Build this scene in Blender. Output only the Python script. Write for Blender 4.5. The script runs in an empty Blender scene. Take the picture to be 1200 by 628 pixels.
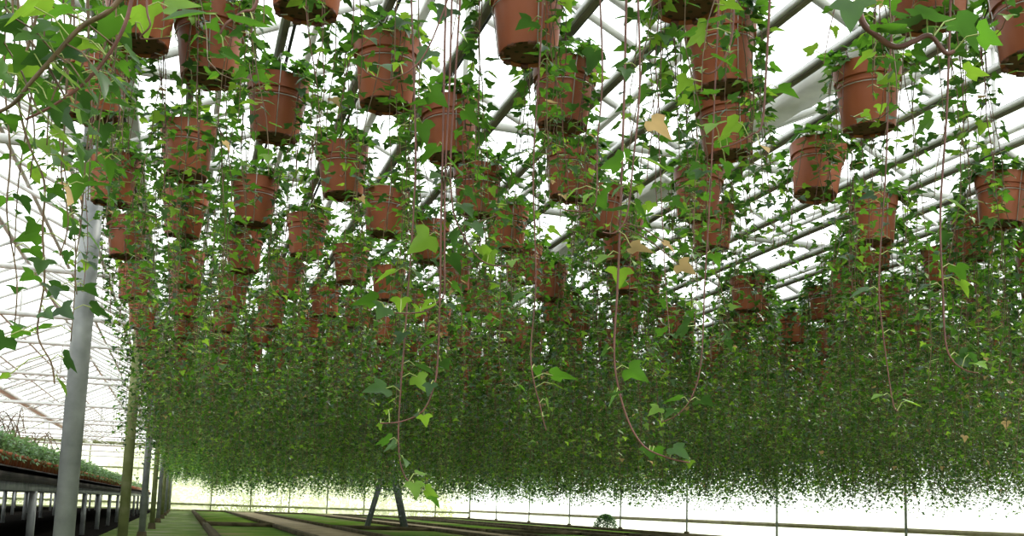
import bpy, math, random
import numpy as np
from mathutils import Vector, Matrix

random.seed(11)
RNG = np.random.default_rng(11)
scene = bpy.context.scene
COL = scene.collection
PI = math.pi
H = 1.25            # height of the pot bases above the camera
CZ = 0.59           # camera height above the floor

# ------------------------------------------------------------------ camera
YAW, PITCH, ROLL = math.radians(18), math.radians(7.15), math.radians(1.9)
FPX = 1167.0
cf = Vector((math.sin(YAW) * math.cos(PITCH), math.cos(YAW) * math.cos(PITCH), math.sin(PITCH)))
cr0 = Vector((math.cos(YAW), -math.sin(YAW), 0))
cu0 = cr0.cross(cf)
cr = cr0 * math.cos(ROLL) + cu0 * math.sin(ROLL)
cu = cu0 * math.cos(ROLL) - cr0 * math.sin(ROLL)
CAM = Vector((0, 0, CZ))
cam_d = bpy.data.cameras.new('camera')
cam_d.sensor_width = 36
cam_d.lens = 36 * FPX / 1200
cam_d.shift_y = 136 / 1200
cam_d.clip_start = 0.05
cam_d.clip_end = 400
cam = bpy.data.objects.new('camera', cam_d)
m = Matrix.Identity(4)
for i in range(3):
    m[i][0], m[i][1], m[i][2] = cr[i], cu[i], -cf[i]
    m[i][3] = CAM[i]
cam.matrix_world = m
COL.objects.link(cam)
scene.camera = cam


def at(x, y, depth):
    """the point seen at photo pixel (x, y), depth metres along the view axis"""
    return CAM + (cf + cr * ((x - 600) / FPX) - cu * ((y - 450) / FPX)) * depth


def project(p):
    v = Vector(p) - CAM
    d = v.dot(cf)
    if d < 0.05:
        return (-9999, -9999, d)
    return (600 + FPX * v.dot(cr) / d, 450 - FPX * v.dot(cu) / d, d)


# ------------------------------------------------------------------ materials
def new_mat(name):
    mt = bpy.data.materials.new(name)
    mt.use_nodes = True
    nt = mt.node_tree
    for n in list(nt.nodes):
        if n.type != 'OUTPUT_MATERIAL':
            nt.nodes.remove(n)
    return mt, nt, nt.nodes['Material Output']


def noisy(name, c1, c2, scale=8.0, rough=0.7, metallic=0.0, bump=0.0, c3=None, obj_rand=0.0, spec=0.5, detail=5):
    mt, nt, out = new_mat(name)
    N, L = nt.nodes.new, nt.links.new
    tc = N('ShaderNodeTexCoord')
    no = N('ShaderNodeTexNoise')
    no.inputs['Scale'].default_value = scale
    no.inputs['Detail'].default_value = detail
    L(tc.outputs['Object'], no.inputs['Vector'])
    rp = N('ShaderNodeValToRGB')
    rp.color_ramp.elements[0].position = 0.33
    rp.color_ramp.elements[1].position = 0.68
    rp.color_ramp.elements[0].color = (*c1, 1)
    rp.color_ramp.elements[1].color = (*c2, 1)
    if c3:
        e = rp.color_ramp.elements.new(0.52)
        e.color = (*c3, 1)
    L(no.outputs['Fac'], rp.inputs['Fac'])
    bs = N('ShaderNodeBsdfPrincipled')
    bs.inputs['Roughness'].default_value = rough
    bs.inputs['Metallic'].default_value = metallic
    bs.inputs['Specular IOR Level'].default_value = spec
    col = rp.outputs['Color']
    if obj_rand:
        oi = N('ShaderNodeObjectInfo')
        mr = N('ShaderNodeMapRange')
        mr.inputs['To Min'].default_value = 1 - obj_rand
        mr.inputs['To Max'].default_value = 1 + obj_rand
        L(oi.outputs['Random'], mr.inputs['Value'])
        hs = N('ShaderNodeHueSaturation')
        L(mr.outputs['Result'], hs.inputs['Value'])
        L(col, hs.inputs['Color'])
        col = hs.outputs['Color']
    L(col, bs.inputs['Base Color'])
    if bump:
        bp = N('ShaderNodeBump')
        bp.inputs['Strength'].default_value = bump
        bp.inputs['Distance'].default_value = 0.01
        L(no.outputs['Fac'], bp.inputs['Height'])
        L(bp.outputs['Normal'], bs.inputs['Normal'])
    L(bs.outputs['BSDF'], out.inputs['Surface'])
    return mt


def leaf_mat(name, top, glow, rough=0.42, rand=0.12, trans=0.45):
    """leaf: glossy upper skin over a thin blade that lets light through"""
    mt, nt, out = new_mat(name)
    N, L = nt.nodes.new, nt.links.new
    tc = N('ShaderNodeTexCoord')
    no = N('ShaderNodeTexNoise')
    no.inputs['Scale'].default_value = 14
    no.inputs['Detail'].default_value = 2
    L(tc.outputs['Object'], no.inputs['Vector'])
    mr = N('ShaderNodeMapRange')
    mr.inputs['From Min'].default_value = 0.3
    mr.inputs['From Max'].default_value = 0.7
    mr.inputs['To Min'].default_value = 1 - rand * 2
    mr.inputs['To Max'].default_value = 1 + rand * 2
    L(no.outputs['Fac'], mr.inputs['Value'])

    def tint(c):
        h = N('ShaderNodeHueSaturation')
        h.inputs['Color'].default_value = (*c, 1)
        L(mr.outputs['Result'], h.inputs['Value'])
        return h.outputs['Color']
    bs = N('ShaderNodeBsdfPrincipled')
    bs.inputs['Roughness'].default_value = rough
    bs.inputs['Specular IOR Level'].default_value = 0.45
    L(tint(top), bs.inputs['Base Color'])
    tr = N('ShaderNodeBsdfTranslucent')
    L(tint(glow), tr.inputs['Color'])
    mx = N('ShaderNodeMixShader')
    mx.inputs['Fac'].default_value = trans
    L(bs.outputs['BSDF'], mx.inputs[1])
    L(tr.outputs['BSDF'], mx.inputs[2])
    L(mx.outputs['Shader'], out.inputs['Surface'])
    return mt


def glass_mat(name, milk=0.1, tint=(0.97, 0.99, 0.97), dirt=(0.8, 0.82, 0.74), scale=0.8):
    mt, nt, out = new_mat(name)
    N, L = nt.nodes.new, nt.links.new
    tp = N('ShaderNodeBsdfTransparent')
    tp.inputs['Color'].default_value = (*tint, 1)
    tl = N('ShaderNodeBsdfTranslucent')
    tl.inputs['Color'].default_value = (*dirt, 1)
    tc = N('ShaderNodeTexCoord')
    no = N('ShaderNodeTexNoise')
    no.inputs['Scale'].default_value = scale
    no.inputs['Detail'].default_value = 6
    L(tc.outputs['Object'], no.inputs['Vector'])
    mr = N('ShaderNodeMapRange')
    mr.inputs['From Min'].default_value = 0.35
    mr.inputs['From Max'].default_value = 0.75
    mr.inputs['To Min'].default_value = milk * 0.4
    mr.inputs['To Max'].default_value = milk * 1.6
    L(no.outputs['Fac'], mr.inputs['Value'])
    mx = N('ShaderNodeMixShader')
    L(mr.outputs['Result'], mx.inputs['Fac'])
    L(tp.outputs['BSDF'], mx.inputs[1])
    L(tl.outputs['BSDF'], mx.inputs[2])
    gl = N('ShaderNodeBsdfGlossy')
    gl.inputs['Roughness'].default_value = 0.08
    mx2 = N('ShaderNodeMixShader')
    mx2.inputs['Fac'].default_value = 0.04
    L(mx.outputs['Shader'], mx2.inputs[1])
    L(gl.outputs['BSDF'], mx2.inputs[2])
    L(mx2.outputs['Shader'], out.inputs['Surface'])
    return mt


M = {}
M['pot'] = noisy('terracotta_plastic', (0.255, 0.070, 0.028), (0.345, 0.104, 0.045), 5, 0.42, obj_rand=0.14, spec=0.28)
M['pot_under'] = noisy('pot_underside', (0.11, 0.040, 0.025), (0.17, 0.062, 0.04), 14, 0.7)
M['soil'] = noisy('potting_soil', (0.02, 0.014, 0.009), (0.06, 0.04, 0.025), 40, 0.95)
M['wire'] = noisy('galvanised_wire', (0.38, 0.37, 0.36), (0.55, 0.54, 0.52), 20, 0.4, 0.6)
M['leaf'] = leaf_mat('ivy_leaf', (0.045, 0.105, 0.020), (0.115, 0.30, 0.020))
M['leaf_dark'] = leaf_mat('ivy_leaf_old', (0.028, 0.068, 0.020), (0.065, 0.17, 0.022), 0.36)
M['leaf_new'] = leaf_mat('ivy_leaf_young', (0.15, 0.28, 0.030), (0.30, 0.52, 0.04), 0.45)
M['leaf_dry'] = leaf_mat('ivy_leaf_withered', (0.50, 0.33, 0.14), (0.60, 0.42, 0.20), 0.7)
M['stem'] = noisy('ivy_stem', (0.085, 0.05, 0.025), (0.16, 0.10, 0.045), 30, 0.6)
M['stem_red'] = noisy('ivy_stem_red', (0.105, 0.040, 0.030), (0.19, 0.075, 0.055), 25, 0.55)
M['petiole'] = noisy('ivy_petiole', (0.26, 0.33, 0.08), (0.38, 0.42, 0.14), 25, 0.5)
M['bench_leaf'] = leaf_mat('bench_plant_leaf', (0.15, 0.25, 0.12), (0.22, 0.38, 0.12), 0.5, 0.2, 0.35)
M['steel'] = noisy('galvanised_steel', (0.20, 0.21, 0.21), (0.33, 0.34, 0.34), 9, 0.5, 0.3, 0.1, detail=8)
M['steel_white'] = noisy('painted_steel', (0.50, 0.50, 0.48), (0.66, 0.66, 0.63), 6, 0.5, 0.0, 0.05)
M['steel_green'] = noisy('algae_covered_steel', (0.13, 0.145, 0.05), (0.28, 0.29, 0.15), 5, 0.75, 0.0, 0.15, (0.18, 0.20, 0.07))
M['steel_tan'] = noisy('dirty_wall_rail', (0.20, 0.17, 0.08), (0.34, 0.30, 0.19), 3, 0.7, 0, 0.1)
M['rail'] = noisy('weathered_rail', (0.075, 0.07, 0.045), (0.19, 0.17, 0.11), 5, 0.55, 0.1, 0.1)
M['rail_alu'] = noisy('aluminium_bar', (0.42, 0.42, 0.40), (0.58, 0.58, 0.55), 7, 0.4, 0.4)
M['hose'] = noisy('black_hose', (0.02, 0.02, 0.02), (0.05, 0.05, 0.05), 9, 0.5)
M['concrete'] = noisy('mossy_concrete', (0.045, 0.085, 0.012), (0.16, 0.155, 0.105), 1.7, 0.95, 0, 0.3, (0.085, 0.12, 0.025), spec=0.1, detail=9)
M['concrete_brown'] = noisy('dirty_concrete_path', (0.13, 0.105, 0.06), (0.24, 0.195, 0.12), 2.4, 0.95, 0, 0.3, spec=0.1, detail=9)
M['moss'] = noisy('moss_bed', (0.030, 0.075, 0.006), (0.17, 0.135, 0.065), 0.8, 0.95, 0, 0.5, (0.075, 0.135, 0.012), spec=0.05, detail=9)
M['kerb'] = noisy('kerb_concrete', (0.035, 0.030, 0.014), (0.085, 0.068, 0.036), 4, 0.95, 0, 0.4, spec=0.1, detail=8)
M['bench_shade'] = noisy('black_bench_shade', (0.006, 0.006, 0.006), (0.014, 0.012, 0.010), 12, 1.0, spec=0.0)  # near-black colour stands in for the shade under the benches
M['shaded_wood'] = noisy('shaded_bench_boards', (0.012, 0.010, 0.008), (0.03, 0.024, 0.018), 6, 0.9)  # board colour taken near black, shade of the bench side included
M['outside'] = noisy('outside_grass', (0.55, 0.56, 0.42), (0.70, 0.69, 0.58), 0.6, 0.95, detail=8)
M['hedge'] = leaf_mat('hedge_leaf', (0.34, 0.38, 0.10), (0.46, 0.50, 0.12), 0.6, 0.15, 0.4)
M['ladder'] = noisy('dull_aluminium', (0.14, 0.15, 0.17), (0.24, 0.25, 0.28), 7, 0.5, 0.3)
M['rubber'] = noisy('black_rubber', (0.015, 0.015, 0.015), (0.03, 0.03, 0.03), 9, 0.7)
M['glass_roof'] = glass_mat('roof_glass', 0.12)
M['glass_wall'] = glass_mat('wall_glass', 0.12)
M['glass_back'] = glass_mat('misty_glass', 0.40, (0.98, 1.0, 0.93), (0.9, 0.92, 0.72), 0.5)


# ------------------------------------------------------------------ mesh collector
class MB:
    """collects boxes, tubes, lathes and leaves for ONE mesh object"""

    def __init__(self):
        self.v, self.f, self.mi, self.n = [], [], [], 0

    def add(self, verts, faces, mat=0):
        verts = np.asarray(verts, dtype=np.float64).reshape(-1, 3)
        self.v.append(verts)
        o = self.n
        for f in faces:
            self.f.append([i + o for i in f])
            self.mi.append(mat)
        self.n += len(verts)

    def box(self, c, s, mat=0, rz=0.0):
        cx, cy, cz = c
        hx, hy, hz = s[0] / 2, s[1] / 2, s[2] / 2
        p = np.array([[x, y, z] for z in (-hz, hz) for x, y in ((-hx, -hy), (hx, -hy), (hx, hy), (-hx, hy))])
        if rz:
            ca, sa = math.cos(rz), math.sin(rz)
            p = np.stack([p[:, 0] * ca - p[:, 1] * sa, p[:, 0] * sa + p[:, 1] * ca, p[:, 2]], 1)
        self.add(p + np.array(c), [(0, 3, 2, 1), (4, 5, 6, 7), (0, 1, 5, 4), (1, 2, 6, 5), (2, 3, 7, 6), (3, 0, 4, 7)], mat)

    def bar(self, a, b, w, h, mat=0):
        """rectangular bar from a to b"""
        a, b = Vector(a), Vector(b)
        d = (b - a).normalized()
        up = Vector((0, 0, 1)) if abs(d.z) < 0.95 else Vector((1, 0, 0))
        s = d.cross(up).normalized()
        t = s.cross(d).normalized()
        pts = []
        for q in (a, b):
            for i, j in ((-1, -1), (1, -1), (1, 1), (-1, 1)):
                pts.append(q + s * (i * w / 2) + t * (j * h / 2))
        self.add([tuple(p) for p in pts], [(0, 1, 2, 3), (7, 6, 5, 4), (0, 4, 5, 1), (1, 5, 6, 2), (2, 6, 7, 3), (3, 7, 4, 0)], mat)

    def tube(self, pts, r, n=8, mat=0, r2=None, caps=True):
        pts = [Vector(p) for p in pts]
        k = len(pts)
        verts, faces = [], []
        ref = None
        for i, p in enumerate(pts):
            d = (pts[min(i + 1, k - 1)] - pts[max(i - 1, 0)])
            if d.length < 1e-9:
                d = Vector((0, 0, 1))
            d.normalize()
            if ref is None or abs(ref.dot(d)) > 0.98:
                ref = Vector((0, 0, 1)) if abs(d.z) < 0.9 else Vector((1, 0, 0))
            s = d.cross(ref).normalized()
            t = s.cross(d).normalized()
            ref = t
            rr = r if r2 is None else r + (r2 - r) * i / (k - 1)
            for j in range(n):
                a = 2 * PI * j / n
                verts.append(tuple(p + s * (rr * math.cos(a)) + t * (rr * math.sin(a))))
        for i in range(k - 1):
            for j in range(n):
                a, b = i * n + j, i * n + (j + 1) % n
                faces.append((a, b, b + n, a + n))
        if caps:
            faces.append(tuple(range(n - 1, -1, -1)))
            faces.append(tuple((k - 1) * n + j for j in range(n)))
        self.add(verts, faces, mat)

    def lathe(self, prof, n=28, mat=0, c=(0, 0, 0)):
        verts, faces = [], []
        for (r, z) in prof:
            for j in range(n):
                a = 2 * PI * j / n
                verts.append((c[0] + r * math.cos(a), c[1] + r * math.sin(a), c[2] + z))
        for i in range(len(prof) - 1):
            for j in range(n):
                a, b = i * n + j, i * n + (j + 1) % n
                faces.append((a, b, b + n, a + n))
        self.add(verts, faces, mat)

    def mesh(self, name, mats, smooth=False):
        me = bpy.data.meshes.new(name)
        v = np.concatenate(self.v) if self.v else np.zeros((0, 3))
        me.vertices.add(len(v))
        me.vertices.foreach_set('co', v.astype(np.float32).ravel())
        lens = np.array([len(f) for f in self.f], dtype=np.int32)
        flat = np.fromiter((i for f in self.f for i in f), dtype=np.int32)
        me.loops.add(len(flat))
        me.loops.foreach_set('vertex_index', flat)
        me.polygons.add(len(lens))
        st = np.zeros(len(lens), dtype=np.int32)
        if len(lens):
            st[1:] = np.cumsum(lens)[:-1]
        me.polygons.foreach_set('loop_start', st)
        if smooth:
            me.polygons.foreach_set('use_smooth', np.ones(len(lens), dtype=bool))
        me.polygons.foreach_set('material_index', np.array(self.mi, dtype=np.int32))
        for mt in (mats if isinstance(mats, (list, tuple)) else [mats]):
            me.materials.append(mt)
        me.update(calc_edges=True)
        return me


def link(name, me, parent=None, loc=(0, 0, 0)):
    o = bpy.data.objects.new(name, me)
    COL.objects.link(o)
    o.location = loc
    if parent is not None:
        o.parent = parent
    return o


def tag(o, label=None, cat=None, group=None, kind=None):
    if label:
        o['label'] = label
    if cat:
        o['category'] = cat
    if group:
        o['group'] = group
    if kind:
        o['kind'] = kind
    return o


def empty(name, loc, rz=0.0):
    o = bpy.data.objects.new(name, None)
    COL.objects.link(o)
    o.location = loc
    o.rotation_euler = (0, 0, rz)
    o.empty_display_size = 0.05
    return o


def part(name, mb, mats, parent, smooth=False, local=True):
    me = mb.mesh(name, mats, smooth)
    if not local:                       # mesh collected in world space: bring it to the thing's frame
        me.transform(Matrix.Translation(-Vector(parent.location)))
    return link(name, me, parent)


def struct(name, mb, mats, smooth=False):
    o = link(name, mb.mesh(name, mats, smooth))
    o['kind'] = 'structure'
    return o


# ------------------------------------------------------------------ world and sun
w = bpy.data.worlds.new('bright_sky')
scene.world = w
w.use_nodes = True
nt = w.node_tree
bg = nt.nodes['Background']
tc = nt.nodes.new('ShaderNodeTexCoord')
sx = nt.nodes.new('ShaderNodeSeparateXYZ')
nt.links.new(tc.outputs['Generated'], sx.inputs[0])
rp = nt.nodes.new('ShaderNodeValToRGB')
rp.color_ramp.elements[0].position = 0.0
rp.color_ramp.elements[0].color = (0.97, 0.97, 0.93, 1)
rp.color_ramp.elements[1].position = 0.6
rp.color_ramp.elements[1].color = (0.90, 0.95, 1.0, 1)
nt.links.new(sx.outputs['Z'], rp.inputs['Fac'])
nt.links.new(rp.outputs['Color'], bg.inputs['Color'])
bg.inputs['Strength'].default_value = 2.6

sd = bpy.data.lights.new('sun', 'SUN')
sd.energy = 4.0
sd.angle = math.radians(3)
sd.color = (1.0, 0.96, 0.88)
so = bpy.data.objects.new('sun', sd)
COL.objects.link(so)
so.location = (20, 20, 30)
so.rotation_euler = Vector((-0.80, -0.25, -0.85)).to_track_quat('-Z', 'Y').to_euler()

scene.view_settings.view_transform = 'Standard'
scene.view_settings.look = 'None'
scene.view_settings.exposure = 0.0
scene.view_settings.gamma = 1.0
scene.view_settings.use_curve_mapping = False
cy = scene.cycles
cy.max_bounces = 8
cy.diffuse_bounces = 4
cy.transmission_bounces = 6
cy.transparent_max_bounces = 16
cy.use_denoising = True

# ------------------------------------------------------------------ the house: floor, beds, walls, roof
XL, XR, YB, YF = -11.30, 13.90, 49.0, -4.0
GUT, RDG = 3.0, 3.85
BAY = 3.6
PX0 = -0.50
STEP = 5.0

b = MB(); b.box(((XL + XR) / 2, (YB + YF) / 2, -0.05), (XR - XL + 0.4, YB - YF + 0.4, 0.1)); struct('floor', b, M['concrete'])
b = MB(); b.box((0, 40, -0.16), (260, 260, 0.1)); struct('ground_outside', b, M['outside'])
b = MB(); b.box(((XL - 1.12) / 2, (YB + YF) / 2, 0.004), (-1.12 - XL, YB - YF, 0.008)); struct('floor_bench_shade', b, M['bench_shade'])  # black sheet added on the floor as the shade beneath the benches


def bed(x0, x1, y0, y1):
    """sunken growing bed: moss inside low kerbs"""
    q = MB(); q.box(((x0 + x1) / 2, (y0 + y1) / 2, 0.015), (x1 - x0 - 0.2, y1 - y0 - 0.2, 0.03))
    e = struct('floor_bed', q, M['moss'])
    k = MB()
    for x in (x0 + .05, x1 - .05):
        k.box((x, (y0 + y1) / 2, 0.05), (0.1, y1 - y0, 0.10))
    for y in (y0 + .05, y1 - .05):
        k.box(((x0 + x1) / 2, y, 0.05), (x1 - x0 - 0.2, 0.1, 0.10))
    struct('trim_kerb', k, M['kerb'])


for (x0, x1) in ((0.45, 2.0), (3.2, 5.6), (6.8, 9.2), (10.4, 12.8)):
    bed(x0, x1, 5.0, 22.4)
    bed(x0, x1, 22.9, 47.6)
for i, (x0, x1) in enumerate(((2.0, 3.2), (5.6, 6.8), (9.2, 10.4))):
    b = MB(); b.box(((x0 + x1) / 2, 26.5, 0.02), (x1 - x0, 43.5, 0.04)); struct('floor_path', b, M['concrete_brown'])

# back wall
def end_wall(name, y, sgn):
    g = MB(); g.box(((XL + XR) / 2, y, 1.5), (XR - XL, 0.012, 3.0))
    o = struct(name, g, M['glass_back'])
    r = MB()
    r.box(((XL + XR) / 2, y, 0.33), (XR - XL, 0.07, 0.09))
    r.box(((XL + XR) / 2, y, 1.9), (XR - XL, 0.05, 0.06))
    r.box(((XL + XR) / 2, y, GUT), (XR - XL, 0.08, 0.14))
    r.box(((XL + XR) / 2, y, 0.03), (XR - XL, 0.1, 0.1))
    x = XL
    i = 0
    while x < XR + 0.1:
        r.box((x, y, 1.5), (0.05, 0.06, 3.0))
        x += BAY / 2
    # gable bars
    k = 0
    x = XL
    while x < XR - 0.1:
        r.bar((x, y, GUT), (x + BAY / 2, y, RDG), 0.05, 0.05)
        r.bar((x + BAY / 2, y, RDG), (x + BAY, y, GUT), 0.05, 0.05)
        r.box((x + BAY / 2, y, (GUT + RDG) / 2), (0.04, 0.04, RDG - GUT))
        x += BAY
    part('frame', r, M['steel_green'], o)
    return o


end_wall('wall_back', YB, 1)

# side walls: glass, low rail, sill
for nm, x, gm in (('wall_right', XR, 'glass_wall'), ('wall_left', XL, 'glass_wall')):
    g = MB(); g.box((x, (YB + YF) / 2, 1.5), (0.012, YB - YF, 3.0))
    o = struct(nm, g, M[gm])
    r = MB()
    r.box((x, (YB + YF) / 2, 0.42), (0.06, YB - YF, 0.10))
    r.box((x, (YB + YF) / 2, 0.03), (0.1, YB - YF, 0.08))
    r.box((x, (YB + YF) / 2, 2.0), (0.05, YB - YF, 0.05))
    part('rail', r, M['steel_tan'] if nm == 'wall_right' else M['steel_white'], o)

# roof: pitched glass in bays, ridge, gutters, glazing bars
b = MB()
x = XL
while x < XR - 0.1:
    b.add([(x, YF, GUT), (x + BAY / 2, YF, RDG), (x + BAY / 2, YB, RDG), (x, YB, GUT)], [(0, 1, 2, 3)])
    b.add([(x + BAY / 2, YF, RDG), (x + BAY, YF, GUT), (x + BAY, YB, GUT), (x + BAY / 2, YB, RDG)], [(0, 1, 2, 3)])
    x += BAY
roof = struct('ceiling', b, M['glass_roof'])
bars, gut, rid = MB(), MB(), MB()
x = XL
while x < XR + 0.1:
    gut.box((x, (YB + YF) / 2, GUT - 0.06), (0.16, YB - YF, 0.12))
    if x < XR - 0.1:
        rid.box((x + BAY / 2, (YB + YF) / 2, RDG), (0.05, YB - YF, 0.07))
        for q in (0.3, 0.6):
            rid.box((x + BAY / 2 * q, (YB + YF) / 2, GUT + (RDG - GUT) * q - 0.03), (0.035, YB - YF, 0.035))
            rid.box((x + BAY - BAY / 2 * q, (YB + YF) / 2, GUT + (RDG - GUT) * q - 0.03), (0.035, YB - YF, 0.035))
        y = YF + 0.6
        while y < YB:
            bars.bar((x, y, GUT), (x + BAY / 2, y, RDG), 0.035, 0.045)
            bars.bar((x + BAY / 2, y, RDG), (x + BAY, y, GUT), 0.035, 0.045)
            y += 0.92
    x += BAY
part('glazing_bars', bars, M['steel_white'], roof)
part('gutter', gut, M['steel_white'], roof)
part('ridge', rid, M['steel_white'], roof)

# ------------------------------------------------------------------ trusses (one thing per bay line)
ORD = ['first', 'second', 'third', 'fourth', 'fifth', 'sixth', 'seventh', 'eighth', 'ninth', 'tenth', 'eleventh', 'twelfth', 'thirteenth',
       'fourteenth', 'fifteenth', 'sixteenth', 'seventeenth', 'eighteenth', 'nineteenth', 'twentieth', 'twenty-first', 'twenty-second', 'twenty-third',
       'twenty-fourth', 'twenty-fifth', 'twenty-sixth', 'twenty-seventh', 'twenty-eighth', 'twenty-ninth', 'thirtieth']
ORD += ['thirty-' + q for q in ORD[:9]] + ['fortieth'] + ['forty-' + q for q in ORD[:9]]
LC, UC = 2.225, 2.66
tr_lc, tr_uc, tr_web, tr_tie = MB(), MB(), MB(), MB()
tr_lc.tube([(XL, 0, LC), (XR, 0, LC)], 0.024, 10)
tr_uc.tube([(XL, 0, UC), (XR, 0, UC)], 0.026, 10)
n = int((XR - XL) / 0.9)
dx = (XR - XL) / n
for i in range(n):
    xa = XL + i * dx
    if i % 2 == 0:
        tr_web.tube([(xa, 0, LC), (xa + dx, 0, UC)], 0.011, 6)
    else:
        tr_web.tube([(xa, 0, UC), (xa + dx, 0, LC)], 0.011, 6)
x = XL
while x < XR - 0.1:                     # king strut and ties under each ridge
    tr_tie.tube([(x + BAY / 2, 0, UC), (x + BAY / 2, 0, RDG - .04)], 0.014, 6)
    tr_tie.tube([(x + 0.05, 0, GUT - 0.1), (x + BAY / 2, 0, RDG - .1)], 0.022, 6)
    tr_tie.tube([(x + BAY - 0.05, 0, GUT - 0.1), (x + BAY / 2, 0, RDG - .1)], 0.022, 6)
    x += BAY
tm = [(nm_, mb_.mesh(nm_, M['steel_white'], True)) for nm_, mb_ in (('lower_chord', tr_lc), ('upper_chord', tr_uc), ('web', tr_web), ('tie_rod', tr_tie))]
for k in range(1, 10):
    t = empty('roof_truss', (0, STEP * k, 0))
    tag(t, 'pale lattice steel truss across the roof, %s from the front of the hall' % ORD[k - 1], 'truss', 'roof trusses')
    for nm_, me_ in tm:
        link(nm_, me_, t)

# ------------------------------------------------------------------ posts of the left row, wall posts
def post_mesh(r, z0, z1, seed):
    q = MB()
    q.tube([(0, 0, z0), (0, 0, z1)], r, 20, 0)
    return q


for k in range(1, 10):
    y = STEP * k
    t = empty('support_post', (PX0, y, 0))
    green = k % 2 == 0
    rows_ = ['nearest to us', 'second back', 'third back', 'fourth back', 'fifth back', 'sixth back', 'seventh back', 'eighth back', 'ninth back, by the end wall']
    tag(t, '%s round post along the mossy walkway, %s' % ('green algae-stained' if green else 'grey galvanised', rows_[k - 1]), 'post', 'posts along the walkway')
    part('shaft', post_mesh(0.046, 0.02, GUT - 0.12, k), M['steel_green'] if green else M['steel'], t, True)
    q = MB(); q.lathe([(0.0, 0.11), (0.062, 0.11), (0.072, 0.0)], 16); part('foot', q, M['kerb'], t)
    q = MB(); q.box((0, 0, 2.44), (0.13, 0.02, 0.5)); part('bracket', q, M['steel'], t)

wp = MB(); wp.box((0, 0, 1.48), (0.032, 0.05, 2.95)); wpm = wp.mesh('mullion', M['steel'])
wf = MB(); wf.box((0, 0, 0.06), (0.10, 0.14, 0.12)); wfm = wf.mesh('foot', M['kerb'])
names_w = {0: 'in the far corner', 1: 'first out of the far corner', 2: 'second out of the far corner', 3: 'third out of the far corner', 4: 'behind the small green clump',
           5: 'next toward us after the green clump', 6: 'second toward us from the green clump', 7: 'third toward us from the green clump', 8: 'fourth toward us from the green clump'}
for k in range(0, 9):
    y = YB - 0.1 - 4.6 * k
    t = empty('wall_post_steel', (XR - 0.06, y, 0))
    t.name = 'wall_stanchion'
    tag(t, 'slim steel stanchion of the bright right glass wall, %s' % names_w[k], 'post', 'stanchions of the glass side wall')
    link('shaft', wpm, t)
    link('foot', wfm, t)

# ------------------------------------------------------------------ ivy leaves
# leaf outline of a young ivy: heart base, two side lobes, long tip (unit length, base at origin, tip on +y)
half = [(0.0, 0.0), (0.19, -0.15), (0.42, -0.07), (0.58, 0.20), (0.29, 0.33), (0.25, 0.52), (0.0, 1.0)]
LV = []
for (x, y) in half:
    LV.append((x, y))
for (x, y) in half[1:-1]:
    LV.append((-x, y))
LT = np.array([(x, y, 0.22 * abs(x) - 0.22 * x * x - 0.20 * y * y + 0.08 * y) for x, y in LV])
LF = [(0, 1, 2, 3, 4, 5, 6), (0, 6, 11, 10, 9, 8, 7)]
LF = [(0, 1, 2, 3, 4), (0, 4, 5, 6), (0, 6, 11, 10), (0, 10, 9, 8, 7)]
LT_S = np.array([(0, 0, 0), (0.42, 0.12, 0.13), (0, 1.0, -0.1), (-0.42, 0.12, 0.13)])
LF_S = [(0, 1, 2), (0, 2, 3)]


def leaf_frame(out, droop, roll):
    """rotation whose +y is the leaf tip direction and +z its upper face"""
    tip = out * math.cos(droop) - Vector((0, 0, 1)) * math.sin(droop)
    tip.normalize()
    side = tip.cross(Vector((0, 0, 1)))
    if side.length < 1e-4:
        side = Vector((1, 0, 0))
    side.normalize()
    nrm = side.cross(tip)
    q = Matrix.Rotation(roll, 3, tip)
    side, nrm = q @ side, q @ nrm
    return np.array([side, tip, nrm])


def add_leaf(mb, p, out, size, mat, droop=None, roll=None, simple=False, rnd=random):
    droop = rnd.gauss(0.35, 0.35) if droop is None else droop
    roll = rnd.gauss(0, 0.35) if roll is None else roll
    fr = leaf_frame(out, droop, roll)
    T = LT_S if simple else LT
    v = (T * size) @ fr + np.array(p)
    mb.add(v, LF_S if simple else LF, mat)


LEAF_MATS = ['leaf', 'leaf_dark', 'leaf_new', 'leaf_dry']
leaf_mats = [M[k] for k in LEAF_MATS]


def pick_mat(rnd, tipness):
    u = rnd.random()
    if u < 0.06 + 0.14 * tipness:
        return 2
    if u > 0.995:
        return 3
    return 1 if rnd.random() < 0.40 else 0


RT, RB, PH = 0.109, 0.080, 0.205     # pot: rim radius, base radius, height


def strand_path(rnd, length, ang, wob=1.0):
    pts = []
    r = RT * 0.75
    z = PH - 0.01
    c, s = math.cos(ang), math.sin(ang)
    ro = RT + rnd.uniform(0.012, 0.05)
    pts.append(Vector((r * c, r * s, z)))
    pts.append(Vector((RT * 0.97 * c, RT * 0.97 * s, z + rnd.uniform(0.015, 0.05))))
    pts.append(Vector((ro * c, ro * s, z - 0.02)))
    zz = z - 0.02
    px, py = ro * c, ro * s
    vx, vy = 0.0, 0.0
    while z - zz < length:
        zz -= 0.06
        vx = vx * 0.7 + rnd.gauss(0, 0.0045) * wob
        vy = vy * 0.7 + rnd.gauss(0, 0.0045) * wob
        px += vx
        py += vy
        rr = math.hypot(px, py)
        if zz > 0 and rr < RT + 0.008:            # keep clear of the pot wall
            k_ = (RT + 0.008) / max(rr, 1e-6)
            px, py = px * k_, py * k_
        pts.append(Vector((px, py, zz)))
    if rnd.random() < 0.45:                        # the growing tip curls up and outward
        a2 = rnd.uniform(0, 2 * PI)
        for i_ in range(3):
            pts.append(pts[-1] + Vector((math.cos(a2) * 0.03, math.sin(a2) * 0.03, -0.02 + 0.018 * i_)))
    return pts


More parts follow.
